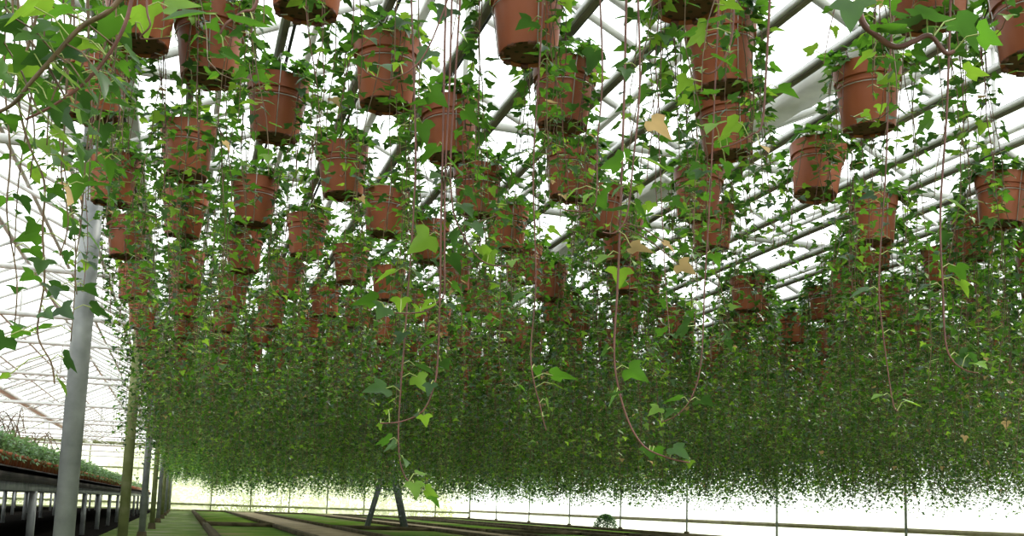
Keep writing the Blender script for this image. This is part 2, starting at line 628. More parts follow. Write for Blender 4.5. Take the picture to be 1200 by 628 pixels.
def make_ivy(seed, n_str, lmin, lmax, size, gap, crown=55, simple=False, long_p=0.1, wob=1.0, bunch=4):
    rnd = random.Random(seed)
    lv, st = MB(), MB()
    off = rnd.uniform(0, 6)
    lens = [rnd.uniform(lmin, lmax) for _ in range(bunch)]
    for s in range(n_str):                        # the strands hang in a few bunches around the rim
        bq = s % bunch
        ang = off + 2 * PI * bq / bunch + rnd.gauss(0, 0.9 / bunch)
        L = max(lmin * 0.7, lens[bq] * rnd.uniform(0.72, 1.1))
        if rnd.random() < long_p:
            L *= 1.35
        pts = strand_path(rnd, L, ang, wob)
        st.tube(pts, 0.0021, 3, 0 if rnd.random() < 0.6 else 1, 0.0011, caps=False)
        # leaves along the strand
        acc, nxt = 0.0, rnd.uniform(0.0, gap)
        tot = sum((pts[i + 1] - pts[i]).length for i in range(len(pts) - 1))
        az = rnd.uniform(0, 2 * PI)
        for i in range(len(pts) - 1):
            seg = pts[i + 1] - pts[i]
            sl = seg.length
            while nxt < acc + sl:
                p = pts[i] + seg * ((nxt - acc) / sl)
                az += PI + rnd.gauss(0, 0.7)
                if p.z > -0.01:                   # beside the pot the leaves face outward
                    base = math.atan2(p.y, p.x)
                    az = base + rnd.gauss(0, 0.75)
                out = Vector((math.cos(az), math.sin(az), 0))
                tip = nxt / tot
                pet = rnd.uniform(0.012, 0.032) * (0.6 if simple else 1)
                q = p + out * pet + Vector((0, 0, rnd.uniform(-0.004, 0.014)))
                sz = size * rnd.uniform(0.65, 1.25) * (1.0 - 0.35 * tip)
                if not simple and rnd.random() < 0.75:
                    st.tube([p, q], 0.0011, 3, 2, caps=False)
                add_leaf(lv, q, out, sz, pick_mat(rnd, tip), simple=simple, rnd=rnd)
                nxt += gap * rnd.uniform(0.6, 1.4)
            acc += sl
    for i in range(crown):                        # bushy head over the soil
        a = rnd.uniform(0, 2 * PI)
        r = RT * 1.15 * math.sqrt(rnd.random())
        out = Vector((math.cos(a), math.sin(a), 0))
        p = Vector((r * math.cos(a), r * math.sin(a), PH + rnd.uniform(-0.01, 0.10) * (1.1 - r / (RT * 1.3))))
        if r > RT * 0.8:
            p.z += 0.012
        add_leaf(lv, p, out, size * rnd.uniform(0.8, 1.3), pick_mat(rnd, 0.1), droop=rnd.gauss(0.1, 0.45), simple=simple, rnd=rnd)
    return lv, st


def ivy_pair(*a, **k):
    lv, st = make_ivy(*a, **k)
    return lv.mesh('ivy_leaves', leaf_mats), st.mesh('ivy_stems', [M['stem'], M['stem_red'], M['petiole']])


SPARSE = [ivy_pair(100 + i, 12, 0.22, 0.78, 0.040, 0.031, 75, long_p=0.2, bunch=3) for i in range(6)]
MEDIUM = [ivy_pair(200 + i, 13, 0.30, 0.90, 0.041, 0.032, 75, long_p=0.15, bunch=3) for i in range(6)]
DENSE = [ivy_pair(300 + i, 20, 0.85, (1.20, 1.10, 1.22, 1.34, 1.15, 1.25, 1.10, 1.30)[i], 0.046, 0.033, 60, long_p=0.03) for i in range(8)]
THIN = [ivy_pair(150 + i, 7, 0.15, 0.6, 0.044, 0.045, 46, long_p=0.25) for i in range(3)]
LUSH = [ivy_pair(600 + i, 22, 0.45, 1.15, 0.042, 0.030, 80, bunch=5) for i in range(4)]
SHORT = [ivy_pair(400 + i, 18, 0.55, 0.92, 0.046, 0.036, 60, long_p=0.1) for i in range(3)]

# ------------------------------------------------------------------ the pot and its wire hanger
pb = MB()
prof = [(RB * 0.86, 0.006), (RB, 0.0), (RB + 0.002, 0.006), (0.0965, 0.150), (0.0965, 0.153), (0.1045, 0.155), (RT - 0.001, 0.200), (RT, PH),
        (RT - 0.004, PH), (0.100, 0.156), (0.092, 0.150)]
pb.lathe(prof, 36)
pb.lathe([(0.0945, 0.132), (0.0985, 0.135), (0.0985, 0.139), (0.0950, 0.142)], 36)     # raised ring under the collar
POT = pb.mesh('pot', M['pot'], False)
for p_ in POT.polygons:
    p_.use_smooth = True
try:
    POT.set_sharp_from_angle(angle=math.radians(35))
except Exception:
    pass
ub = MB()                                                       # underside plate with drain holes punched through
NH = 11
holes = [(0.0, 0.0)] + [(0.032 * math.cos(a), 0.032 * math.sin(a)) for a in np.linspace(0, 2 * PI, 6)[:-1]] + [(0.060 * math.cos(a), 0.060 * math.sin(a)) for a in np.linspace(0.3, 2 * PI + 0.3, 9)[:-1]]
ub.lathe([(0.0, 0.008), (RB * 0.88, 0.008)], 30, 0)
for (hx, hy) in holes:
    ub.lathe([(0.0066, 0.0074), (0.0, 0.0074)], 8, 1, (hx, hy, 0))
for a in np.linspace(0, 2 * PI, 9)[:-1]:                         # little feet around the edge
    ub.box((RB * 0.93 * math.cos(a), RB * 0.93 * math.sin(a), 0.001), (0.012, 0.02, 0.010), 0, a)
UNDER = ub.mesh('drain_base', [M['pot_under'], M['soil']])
sb = MB(); sb.lathe([(0.0985, 0.188), (0.05, 0.196), (0.0, 0.198)], 20); SOIL = sb.mesh('soil', M['soil'])
hb = MB()
RAILZ = 1.575 + CZ                     # centre of the rails the pots hang on
BASEZ = H + CZ
hook_z = RAILZ - BASEZ
for k in range(3):
    a = 2 * PI * k / 3 + 0.5
    c, s = math.cos(a), math.sin(a)
    hb.tube([(0.05 * c, 0.05 * s, -0.004), (0.084 * c, 0.084 * s, -0.003), (0.1005 * c, 0.1005 * s, 0.145), (0.1115 * c, 0.1115 * s, PH + 0.002), (0.075 * c, 0.075 * s, PH + 0.06),
             (0.012 * c, 0.012 * s, hook_z - 0.045), (0, 0, hook_z - 0.02)], 0.0017, 5)
ring = [(0.1005 * math.cos(a), 0.1005 * math.sin(a), 0.128) for a in np.linspace(0, 2 * PI, 25)]
hb.tube(ring, 0.0017, 4, caps=False)
HANG = hb.mesh('wire_hanger', M['wire'], True)
kb = MB()
kb.tube([(0, 0, hook_z - 0.03), (0.002, 0, hook_z - 0.022), (0.016, 0, hook_z - 0.012)] + [(0.018 * math.cos(a), 0, hook_z + 0.018 * math.sin(a)) for a in np.linspace(-0.5, PI + 0.3, 9)], 0.0022, 5)
HOOK = kb.mesh('hook', M['wire'], True)


def hanging_pot(x, y, ivy, label, group=None, tilt=True, rnd=random):
    t = empty('hanging_ivy_pot', (x, y, BASEZ), 0)
    if tilt:
        # the pot swings from the hook: tilt about the rail, not about its base
        ax, ay = rnd.gauss(0, 0.035), rnd.gauss(0, 0.035)
        t.rotation_euler = (ax, ay, 0)
        t.location = (x - hook_z * ay, y + hook_z * ax, BASEZ)
    tag(t, label, 'hanging plant', group)
    po = link('pot', POT, t)
    po.rotation_euler = (0, 0, rnd.uniform(0, 6))
    link('drain_base', UNDER, po)
    link('soil', SOIL, po)
    h = link('wire_hanger', HANG, t)
    link('hook', HOOK, h)
    a = rnd.uniform(0, 2 * PI)
    lo = link('ivy_leaves', ivy[0], t)
    lo.rotation_euler = (0, 0, a)
    so_ = link('ivy_stems', ivy[1], t)
    so_.rotation_euler = (0, 0, a)
    return t


# ------------------------------------------------------------------ where the pots hang: rows along the house (units of H)
ROW0, DROW = -0.30, 0.238
near = {
    0: [2.02, 2.80, 3.60, 4.42, 5.36, 6.31],
    1: [1.50, (2.28, -0.17), (2.42, -0.02), 3.21, 3.94, 4.91, 5.73],
    2: [1.97, 2.73, 3.66, 4.46],
    3: [1.56, 2.40, 3.19, 4.07],
    4: [1.20, 2.00, 2.71, 3.60, 4.47],
    5: [1.69, 2.36, 3.19, 3.93],
    6: [1.30, 1.99, 2.90, 3.61],
    7: [1.54, 2.38, 3.25],
    8: [(1.62, 1.70), 2.06, 2.93, 3.58],
    9: [2.59, 3.27, 4.10],
    10: [4.35],
    11: [2.95, 5.10],
    12: [2.58, 3.26, 4.2],
    13: [2.96, 3.71],
    14: [2.55, 3.4],
}
pots = []                              # (row, order in row, x, y)
NROW = 46
for r in range(NROW):
    xr = ROW0 + DROW * r
    ys = []
    for e in near.get(r, []):
        ys.append(e if isinstance(e, tuple) else (e, xr))
    if ys:
        y = ys[-1][0]
    else:
        y = xr * 0.84 - 0.83 + (0.41 if r % 2 else 0.0)
        y = max(y, 2.1)
    while y * H < YB - 3.0:
        y += 0.83
        ys.append((y + random.gauss(0, 0.03), xr))
    for i, (yy, xx) in enumerate(ys):
        yy, xx = yy * H, xx * H
        if r == 0 and yy > 5.6:                   # the first row keeps clear of the walkway posts
            k_ = round(yy / STEP) * STEP
            if abs(yy - k_) < 0.22:
                yy = k_ + 0.26
        pots.append((r, i, xx, yy))


def row_word(r):
    return 'row by the walkway posts' if r == 0 else '%s row from the walkway posts' % ORD[r]


cand, beyond = [], []
for (r, i, x, y) in pots:
    px, py, d = project((x, y, BASEZ + 0.1))
    if d < 0.6:
        continue
    if not (-70 < px < 1218):
        if 1218 <= px < 1750 and d > 3.5 and x < XR - 0.4:
            beyond.append((d, r, i, x, y, px, py))
        continue
    if py < -330:
        continue
    cand.append((d, r, i, x, y, px, py))
cand.sort()
indiv, rest = cand[:300], cand[300:]
cnt = {}
OVERHEAD = {
    (0, 0): 'ivy pot overhead whose woody stems and large leaves fill the upper left corner',
    (1, 0): 'ivy pot overhead trailing large bright leaves across the two touching pots',
    (3, 0): 'ivy pot overhead trailing the long bare red vines down the middle of the curtain',
    (4, 0): 'ivy pot overhead trailing the long vine whose tip curls to the right, with tan leaves',
    (6, 0): 'ivy pot overhead whose short red vines cross the pots hanging one behind another',
}
vis_pots = {}
for (d, r, i, x, y, px, py) in sorted(indiv, key=lambda c: (c[1], c[4])):
    if (r, i) not in OVERHEAD:
        cnt[r] = cnt.get(r, 0) + 1
    rnd = random.Random(r * 1000 + i)
    if (r, i) in ((3, 0), (4, 0), (1, 0), (0, 0), (6, 0)):
        iv = THIN[(r + i) % 3]
    elif r >= 12 and d < 9:
        iv = rnd.choice(LUSH)
    elif d < 3.6 and 1 <= r <= 9:
        iv = rnd.choice(SPARSE)
    elif d < 5.4 or (d < 7.6 and r <= 8):
        iv = rnd.choice(MEDIUM)
    elif r <= 2 and d > 10:
        iv = rnd.choice(SHORT)
    else:
        iv = rnd.choice(DENSE)
    if (r, i) in OVERHEAD:
        lab, grp = OVERHEAD[(r, i)], None
    elif d < 6.4:
        lab = 'terracotta hanging pot of ivy, %s from the front, %s' % (ORD[cnt[r] - 1], row_word(r))
        grp = None
    else:
        lab = 'small terracotta ivy pot deep inside the dense green curtain of vines'
        grp = 'far ivy pots in the dense curtain'
    vis_pots[(r, i)] = hanging_pot(x, y, iv, lab, grp, rnd=rnd)

# everything further back: one curtain nobody could count
far_l = MB()
far_p = MB()
NV = 3
far_t = []
for k in range(NV):
    lv, st = make_ivy(500 + k, 12, 0.85, 1.25, 0.085, 0.105, 16, simple=True, long_p=0.03)
    far_t.append((np.concatenate(lv.v), np.array(lv.f), np.array(lv.mi)))
fp = MB()
fp.lathe([(0.0, 0.0), (RB, 0.0), (0.0965, 0.15), (RT, 0.155), (RT, PH)], 8)
fpv, fpf = np.concatenate(fp.v), fp.f
fv, ff, fm, nv = [], [], [], 0
rest = [c for c in rest + beyond if c[0] < 40 and c[3] < XR - 0.4]
for (d, r, i, x, y, px, py) in rest:
    rnd = random.Random(r * 777 + i)
    if d > 26 and r > 6 and rnd.random() < 0.5:
        continue
    v, f, mi = far_t[rnd.randrange(NV)]
    a = rnd.uniform(0, 2 * PI)
    sc = 1.0 if not (r <= 3) else 0.72
    ca, sa = math.cos(a), math.sin(a)
    z = v[:, 2].copy()
    z = np.where(z < 0, z * sc, z)
    vv = np.stack([v[:, 0] * ca - v[:, 1] * sa + x, v[:, 0] * sa + v[:, 1] * ca + y, z + BASEZ], 1)
    fv.append(vv)
    far_l.v.append(vv)
    far_l.f.extend((f + far_l.n).tolist())
    far_l.mi.extend(mi.tolist())
    far_l.n += len(vv)
    far_l.add(fpv + np.array([x, y, BASEZ]), fpf, 4)
me = far_l.mesh('ivy_curtain', leaf_mats + [M['pot']])
o = link('distant_ivy_curtain', me)
tag(o, 'dense far curtain of hanging ivy filling the back of the hall', 'ivy', kind='stuff')

# rails that carry the pots: one per row
rl, hs = MB(), MB()
rl.box((0, (YB + 1.0) / 2, 0), (0.020, YB - 1.2, 0.022))
hs.tube([(0.030, 1.2, 0.02), (0.030, YB - 0.4, 0.02)], 0.006, 6)
al = MB(); al.box((-0.0145, (YB + 1.0) / 2, 0.008), (0.009, YB - 1.2, 0.022))
rlm, hsm, alm = rl.mesh('rail', M['rail']), hs.mesh('drip_hose', M['hose'], True), al.mesh('edge_strip', M['rail_alu'])
for r in range(NROW):
    x = (ROW0 + DROW * r) * H
    if x > XR - 0.3:
        break
    t = empty('hanging_rail', (x, 0, RAILZ))
    tag(t, 'brown metal rail under the roof carrying the ivy pots, %s' % row_word(r), 'rail', 'rails carrying the ivy pots')
    link('rail', rlm, t)
    link('drip_hose', hsm, t)
    link('edge_strip', alm, t)

# ------------------------------------------------------------------ long trailing vines close to the camera
def smooth_path(pts, n=6):
    out = []
    k = len(pts)
    for i in range(k - 1):
        p0, p1, p2, p3 = pts[max(i - 1, 0)], pts[i], pts[i + 1], pts[min(i + 2, k - 1)]
        for j in range(n):
            t = j / n
            out.append(0.5 * ((2 * p1) + (p2 - p0) * t + (2 * p0 - 5 * p1 + 4 * p2 - p3) * t * t + (3 * p1 - p0 - 3 * p2 + p3) * t ** 3))
    out.append(pts[-1])
    return out


def leaf_at(mb, st, stem_p, p, size, mat, rnd, face=0.5):
    """a leaf with its stalk; the tip points away from the stem"""
    d = p - stem_p
    out = Vector((d.x, d.y, 0))
    if out.length < 1e-4:
        out = Vector((1, 0, 0))
    out.normalize()
    far_off = (p - stem_p).length > 0.07          # too far for a stalk: a thin side shoot carries it
    st.tube([stem_p, stem_p.lerp(p, 0.5) + Vector((0, 0, 0.008)), p], 0.0013 if far_off else 0.0011, 4, 0 if far_off else 2, caps=False)
    add_leaf(mb, p, out, size, mat, droop=rnd.gauss(face, 0.25), roll=rnd.gauss(0, 0.5), rnd=rnd)


def trail(parent, pix, depth, r=0.0024, leaves=(), auto=0.0, auto_size=0.045, red=1, seed=0, depth2=None):
    """a vine of one plant: pix are points along it, leaves = (x, y, size, mat) each with its stalk to the vine"""
    rnd = random.Random(seed)
    k = len(pix)
    d2 = depth if depth2 is None else depth2
    P = smooth_path([at(x, y, depth + (d2 - depth) * i / max(k - 1, 1)) for i, (x, y) in enumerate(pix)])
    lv, st = MB(), MB()
    st.tube(P, r, 6, red, r * 0.6)
    for (x, y, sz, mt) in leaves:
        pr = at(x, y, depth)
        best = min(P, key=lambda q: (project(q)[0] - x) ** 2 + (project(q)[1] - y) ** 2)
        dd = (best - CAM).dot(cf)
        q = at(x, y, dd + rnd.uniform(-0.03, 0.03))
        leaf_at(lv, st, best, q, sz, mt, rnd)
    if auto:
        acc, nxt, az = 0, rnd.uniform(0, auto), rnd.uniform(0, 6)
        for i in range(len(P) - 1):
            sl = (P[i + 1] - P[i]).length
            while nxt < acc + sl:
                p = P[i].lerp(P[i + 1], (nxt - acc) / sl)
                az += PI + rnd.gauss(0, 0.8)
                out = Vector((math.cos(az), math.sin(az), 0.15))
                leaf_at(lv, st, p, p + out * rnd.uniform(0.02, 0.045), auto_size * rnd.uniform(0.7, 1.3), pick_mat(rnd, 0.2), rnd)
                nxt += auto * rnd.uniform(0.6, 1.4)
            acc += sl
    s = part('trailing_vine', st, [M['stem'], M['stem_red'], M['petiole']], parent, True, local=False)
    me_ = lv.mesh('vine_leaves', leaf_mats)
    me_.transform(Matrix.Translation(-Vector(parent.location)))
    link('vine_leaves', me_, s)
    return s


def plain(t):
    """things with hand-laid vines hang straight, so that the vines keep their place"""
    t.rotation_euler = (0, 0, 0)
    return t


F1 = plain(vis_pots[(3, 0)])
trail(F1, [(524, -60), (521, 60), (519, 170), (517, 250), (516, 330), (513, 420), (508, 455), (495, 482), (470, 494), (446, 496)], 1.95, 0.0024,
      [(505, 60, .05, 0), (500, 120, .045, 0), (512, 172, .055, 0), (531, 193, .05, 0), (545, 222, .045, 1), (503, 276, .06, 2), (527, 300, .05, 1), (530, 333, .035, 0), (524, 356, .032, 1),
       (505, 360, .035, 2), (509, 375, .03, 2), (510, 398, .04, 0), (517, 423, .045, 1), (505, 450, .03, 1), (490, 483, .03, 1), (497, 487, .03, 2), (455, 480, .02, 2), (446, 496, .018, 2)], seed=1)
trail(F1, [(531, -60), (527, 90), (522, 200), (521, 290), (521, 340), (515, 352), (500, 364), (478, 367), (455, 366)], 1.95, 0.0022,
      [(470, 350, .04, 2), (450, 360, .045, 0), (492, 362, .03, 2), (507, 352, .035, 2), (440, 352, .05, 0)], seed=2)
trail(F1, [(480, -60), (485, 90), (487, 180), (484, 260), (479, 330), (474, 400), (470, 450), (467, 500), (468, 535), (473, 555), (482, 568), (492, 576)], 2.05, 0.0022,
      [(470, 285, .05, 0), (462, 318, .05, 2), (487, 318, .04, 0), (472, 390, .035, 1), (486, 428, .055, 1), (452, 455, .055, 0), (464, 520, .035, 0), (473, 537, .035, 0), (485, 566, .04, 2), (499, 574, .032, 2), (504, 581, .035, 0), (490, 555, .03, 2)],
      auto=0.2, seed=3)
trail(F1, [(543, -60), (533, 100), (528, 190), (530, 238), (537, 264), (556, 297), (574, 310), (600, 312)], 2.0, 0.0022,
      [(541, 240, .045, 0), (553, 262, .05, 0), (574, 298, .04, 2), (584, 252, .035, 0), (600, 305, .03, 2), (536, 270, .05, 1)], auto=0.18, seed=4)
trail(F1, [(545, -60), (500, 60), (460, 92), (435, 88), (425, 80)], 1.9, 0.0018, [(447, 76, .04, 0), (467, 74, .028, 2), (432, 83, .02, 2), (505, 108, .045, 0)], seed=41)
F2 = plain(vis_pots[(4, 0)])
trail(F2, [(735, -60), (732, 90), (728, 220), (724, 330), (720, 400), (722, 440), (735, 490), (755, 523), (785, 537), (808, 542)], 2.0, 0.0026,
      [(737, 432, .05, 0), (720, 465, .04, 0), (722, 462, .035, 1), (768, 525, .035, 0), (789, 525, .045, 0), (808, 540, .022, 2), (745, 240, .045, 0), (712, 300, .04, 2)], auto=0.16, seed=5)
trail(F2, [(700, -60), (706, 80), (700, 170), (697, 240), (670, 247), (655, 243)], 2.1, 0.002, [(675, 222, .035, 2), (690, 228, .03, 2), (655, 242, .02, 2)], auto=0.13, seed=6)
trail(F2, [(745, -60), (750, 90), (742, 190), (735, 250), (722, 272), (706, 272)], 1.9, 0.002, [(740, 290, .045, 3), (727, 190, .05, 0), (755, 186, .05, 2), (778, 284, .03, 3), (796, 310, .04, 3)], auto=0.15, seed=61)
trail(F2, [(640, -60), (632, 80), (625, 200), (628, 330), (622, 420), (634, 480), (640, 505)], 2.2, 0.002, [(640, 470, .03, 2), (636, 488, .032, 2), (648, 450, .028, 2), (628, 430, .035, 0)], auto=0.13, seed=62)
F4 = plain(vis_pots[(6, 0)])
trail(F4, [(862, -60), (858, 40), (845, 75), (832, 86), (822, 84)], 1.8, 0.0022, [(826, 36, .055, 2), (840, 25, .05, 0), (855, 60, .035, 2), (822, 82, .022, 2)], seed=7)
trail(F4, [(905, -60), (898, 80), (893, 145), (880, 158), (862, 168), (845, 173)], 1.9, 0.0024, [(838, 145, .05, 2), (865, 143, .055, 2), (850, 190, .04, 0), (850, 162, .028, 2), (890, 170, .045, 3)], auto=0.2, seed=8)
trail(F4, [(845, -60), (838, 100), (832, 230), (826, 330), (822, 420), (812, 462), (795, 485), (775, 495)], 2.2, 0.002, [(797, 467, .045, 0), (790, 480, .035, 0), (772, 478, .035, 2), (775, 494, .02, 2)], auto=0.13, seed=81)
F5 = plain(vis_pots[(7, 0)])
trail(F5, [(1115, -40), (1110, 120), (1102, 250), (1105, 340), (1108, 400), (1117, 423), (1132, 434), (1146, 437)], 2.2, 0.0026, [(1144, 425, .04, 2), (1120, 312, .05, 0), (1125, 330, .045, 2), (1135, 415, .04, 1), (1100, 300, .03, 0)], auto=0.14, seed=9)
trail(F5, [(1050, -40), (1042, 90), (1038, 200), (1030, 330), (1036, 400), (1046, 470), (1052, 482)], 2.3, 0.0022, [(1062, 470, .04, 2), (1036, 90, .04, 2)], auto=0.12, seed=10)
trail(F5, [(1000, -60), (1008, 18), (1028, 42), (1050, 55), (1072, 48), (1090, 42), (1108, 62), (1118, 60)], 1.25, 0.0045,
      [(1086, 22, .05, 1), (1062, 32, .055, 1), (1040, 38, .05, 0), (1120, 22, .055, 1), (1148, 40, .04, 0), (1000, 2, .05, 0), (1022, 62, .03, 2), (1100, 32, .03, 0)], red=1, seed=11)
# the plant close by on the upper left: woody stems, large leaves
F6 = plain(vis_pots[(0, 0)])
big = [(15, 20), (40, 8), (60, 30), (85, 12), (110, 12), (30, 60), (48, 45), (70, 85), (100, 100), (115, 85), (20, 110), (52, 120), (66, 152), (78, 75), (8, 135), (8, 85), (92, 65), (135, 20), (55, 65), (88, 125),
       (25, 35), (5, 50), (0, 105), (70, 120), (40, 95), (105, 50), (62, 8), (88, 42), (125, 60), (5, 8)]
rb = random.Random(5)
trail(F6, [(175, -60), (135, 6), (95, 32), (60, 70), (35, 98), (15, 122), (-10, 135)], 1.35, 0.0040, [(x, y, rb.uniform(.035, .055), (0, 0, 1, 0, 2)[rb.randrange(5)]) for x, y in big[:16]], red=0, seed=12)
trail(F6, [(160, -40), (150, 18), (130, 60), (100, 96), (65, 122), (30, 140)], 1.4, 0.0032, [(x, y, rb.uniform(.035, .055), (0, 1, 0, 1, 2)[rb.randrange(5)]) for x, y in big[16:]], red=1, seed=13)
trail(F6, [(60, -60), (40, 30), (22, 90), (22, 120), (28, 150), (38, 180), (52, 215), (50, 270), (52, 330), (44, 390), (60, 425), (64, 450)], 1.6, 0.0026,
      [(52, 230, .04, 0), (66, 182, .03, 2), (62, 220, .03, 0), (40, 322, .035, 0), (72, 360, .035, 1), (52, 365, .03, 0), (68, 445, .035, 2), (6, 395, .05, 1), (10, 440, .03, 2), (50, 305, .04, 0)], auto=0.08, auto_size=0.032, red=0, seed=14)
trail(F6, [(90, -60), (80, 60), (75, 160), (72, 205), (80, 260), (70, 300)], 1.7, 0.002, [], auto=0.038, auto_size=0.036, red=0, seed=15)
trail(F6, [(10, -60), (5, 80), (12, 180), (8, 250), (20, 330), (15, 400)], 1.7, 0.002, [], auto=0.07, auto_size=0.038, red=0, seed=16)
trail(F6, [(100, -60), (105, 120), (100, 190), (95, 260), (88, 310), (90, 345)], 1.9, 0.002, [], auto=0.06, auto_size=0.034, red=0, seed=17)
for k_, (xa, xb, yb, dd) in enumerate(((20, 40, 210, 1.55), (118, 108, 235, 1.8), (34, 22, 300, 1.75), (12, 18, 110, 1.45), (48, 40, 130, 1.6), (72, 80, 120, 1.75), (100, 92, 130, 1.55), (60, 88, 400, 1.95), (132, 118, 190, 1.7), (82, 60, 170, 1.5))):
    trail(F6, [(xa, -60), (xa + 4, yb * 0.3), (xb, yb * 0.7), (xb - 5, yb)], dd, 0.0018, [], auto=0.038, auto_size=0.040, red=0, seed=200 + k_)
F7 = plain(vis_pots[(1, 0)])
trail(F7, [(310, -60), (300, 5), (285, 14), (265, 28), (258, 40)], 1.35, 0.003, [(240, 16, .065, 0), (288, 28, .055, 0), (262, 62, .04, 1), (300, 50, .03, 0)], seed=18)
trail(F7, [(175, -60), (172, 8), (176, 30), (165, 45), (200, 44)], 1.5, 0.002, [(172, 10, .055, 2), (197, 8, .05, 2), (158, 26, .04, 2), (190, 33, .03, 2), (200, 42, .02, 2)], seed=19)

# ------------------------------------------------------------------ plant benches in the left bay
BX = -1.30                              # aisle edge of the first bench
BT = 0.79                               # bench top


def bench(x1, label):
    y0, y1, wd = 4.8, 46.5, 2.0
    t = empty('plant_bench', (x1 - wd / 2, (y0 + y1) / 2, 0))
    tag(t, label, 'bench')
    q = MB(); q.box((x1 - wd / 2, (y0 + y1) / 2, BT - 0.02), (wd, y1 - y0, 0.04))
    q.box((x1 - 0.015, (y0 + y1) / 2, BT - 0.05), (0.03, y1 - y0, 0.12)); q.box((x1 - wd + 0.015, (y0 + y1) / 2, BT - 0.05), (0.03, y1 - y0, 0.12))
    part('tray', q, M['shaded_wood'], t, local=False)
    for xx in (x1 - 0.06, x1 - wd + 0.06):
        q = MB(); q.box((xx, (y0 + y1) / 2, BT - 0.145), (0.05, y1 - y0, 0.07)); part('beam', q, M['steel'], t, local=False)
    y = 5.2
    while y < y1:
        for xx in (x1 - 0.06, x1 - wd + 0.06):
            q = MB(); q.box((xx, y, (BT - 0.18) / 2 + 0.004), (0.065, 0.065, BT - 0.18 - 0.008)); part('leg', q, M['steel'], t, local=False)
        q = MB(); q.box((x1 - wd / 2, y, BT - 0.145), (wd - 0.1, 0.05, 0.07)); part('crossbar', q, M['steel'], t, local=False)
        y += 2.7
    return t


bench(BX, 'long shade-dark plant bench edged with small potted plants beside the walkway posts')
bench(BX - 2.9, 'long shade-dark plant bench in the left bay, behind the bench by the walkway')

bp = MB()
bp.lathe([(0.0, 0.0), (0.050, 0.0), (0.062, 0.088), (0.067, 0.090), (0.070, 0.118), (0.066, 0.118), (0.060, 0.10), (0.0, 0.102)], 14)
BPOT = bp.mesh('pot', M['pot'], True)
BPL = []
for k in range(5):
    rnd = random.Random(900 + k)
    q = MB()
    for s in range(26):
        a, rr = rnd.uniform(0, 2 * PI), rnd.uniform(0.0, 0.085)
        hgt = rnd.uniform(0.05, 0.17) * (1.2 - rr * 4)
        p0 = Vector((rr * 0.4 * math.cos(a), rr * 0.4 * math.sin(a), 0.10))
        p1 = Vector((rr * math.cos(a), rr * math.sin(a), 0.10 + hgt))
        q.tube([p0, p1], 0.0015, 3, 1, caps=False)
        for l in range(4):
            pp = p0.lerp(p1, 0.4 + 0.2 * l)
            aa = a + rnd.uniform(-1.5, 1.5) + l * 2
            add_leaf(q, pp, Vector((math.cos(aa), math.sin(aa), 0.2)).normalized(), rnd.uniform(0.03, 0.05), 0, droop=rnd.gauss(-0.1, 0.4), simple=True, rnd=rnd)
    for s in range(16):
        a = rnd.uniform(0, 2 * PI)
        add_leaf(q, Vector((0.07 * math.cos(a), 0.07 * math.sin(a), rnd.uniform(0.06, 0.14))), Vector((math.cos(a), math.sin(a), 0)), rnd.uniform(0.025, 0.045), 0, droop=rnd.gauss(0.5, 0.4), simple=True, rnd=rnd)
    BPL.append(q.mesh('foliage', [M['bench_leaf'], M['stem']]))
for row, xo, y0, y1, lab in ((0, BX - 0.085, 5.2, 26.0, 'small bushy plant in a terracotta pot along the front edge of the bench'),
                             (1, BX - 0.25, 5.3, 25.0, 'small bushy plant in a terracotta pot, second line behind the bench edge')):
    y = y0
    while y < y1:
        t = empty('bench_plant', (xo + random.gauss(0, 0.006), y, BT), random.uniform(0, 6))
        tag(t, lab, 'potted plant', 'pots along the bench edge' if row == 0 else 'second line of pots on the bench')
        link('pot', BPOT, t)
        link('foliage', random.choice(BPL), t)
        y += 0.165
q = MB()                                # the rest of the bench crop
rnd = random.Random(4)
for i in range(5200):
    p = Vector((BX - rnd.uniform(0.36, 1.95), rnd.uniform(5.0, 46.3), BT + 0.1 + abs(rnd.gauss(0.04, 0.06))))
    if i % 4 == 0:
        p = Vector((BX - rnd.uniform(0.06, 0.4), rnd.uniform(26.2, 46.3), BT + rnd.uniform(0.08, 0.25)))
    a = rnd.uniform(0, 2 * PI)
    add_leaf(q, p, Vector((math.cos(a), math.sin(a), 0)), rnd.uniform(0.05, 0.08), 0, droop=rnd.gauss(-0.2, 0.5), simple=True, rnd=rnd)
q.box((BX - 1.15, 25.6, BT + 0.05), (1.55, 41.0, 0.10), 1)
q.box((BX - 0.2, 36.3, BT + 0.05), (0.3, 20.2, 0.10), 1)
o = link('bench_crop_foliage', q.mesh('bench_crop_foliage', [M['bench_leaf'], M['pot']]))
tag(o, 'low green crop covering the inner part of the plant bench', 'plants', kind='stuff')
q = MB()
for i in range(2500):
    p = Vector((BX - 2.9 - rnd.uniform(0.06, 1.95), rnd.uniform(5.0, 46.3), BT + rnd.uniform(0.06, 0.2)))
    a = rnd.uniform(0, 2 * PI)
    add_leaf(q, p, Vector((math.cos(a), math.sin(a), 0)), rnd.uniform(0.05, 0.08), 0, droop=rnd.gauss(-0.2, 0.5), simple=True, rnd=rnd)
q.box((BX - 2.9 - 1.0, 25.6, BT + 0.04), (1.9, 41.0, 0.08), 1)
o = link('back_bench_foliage', q.mesh('back_bench_foliage', [M['bench_leaf'], M['pot']]))
tag(o, 'low green crop on the second bench of the left bay', 'plants', kind='stuff')
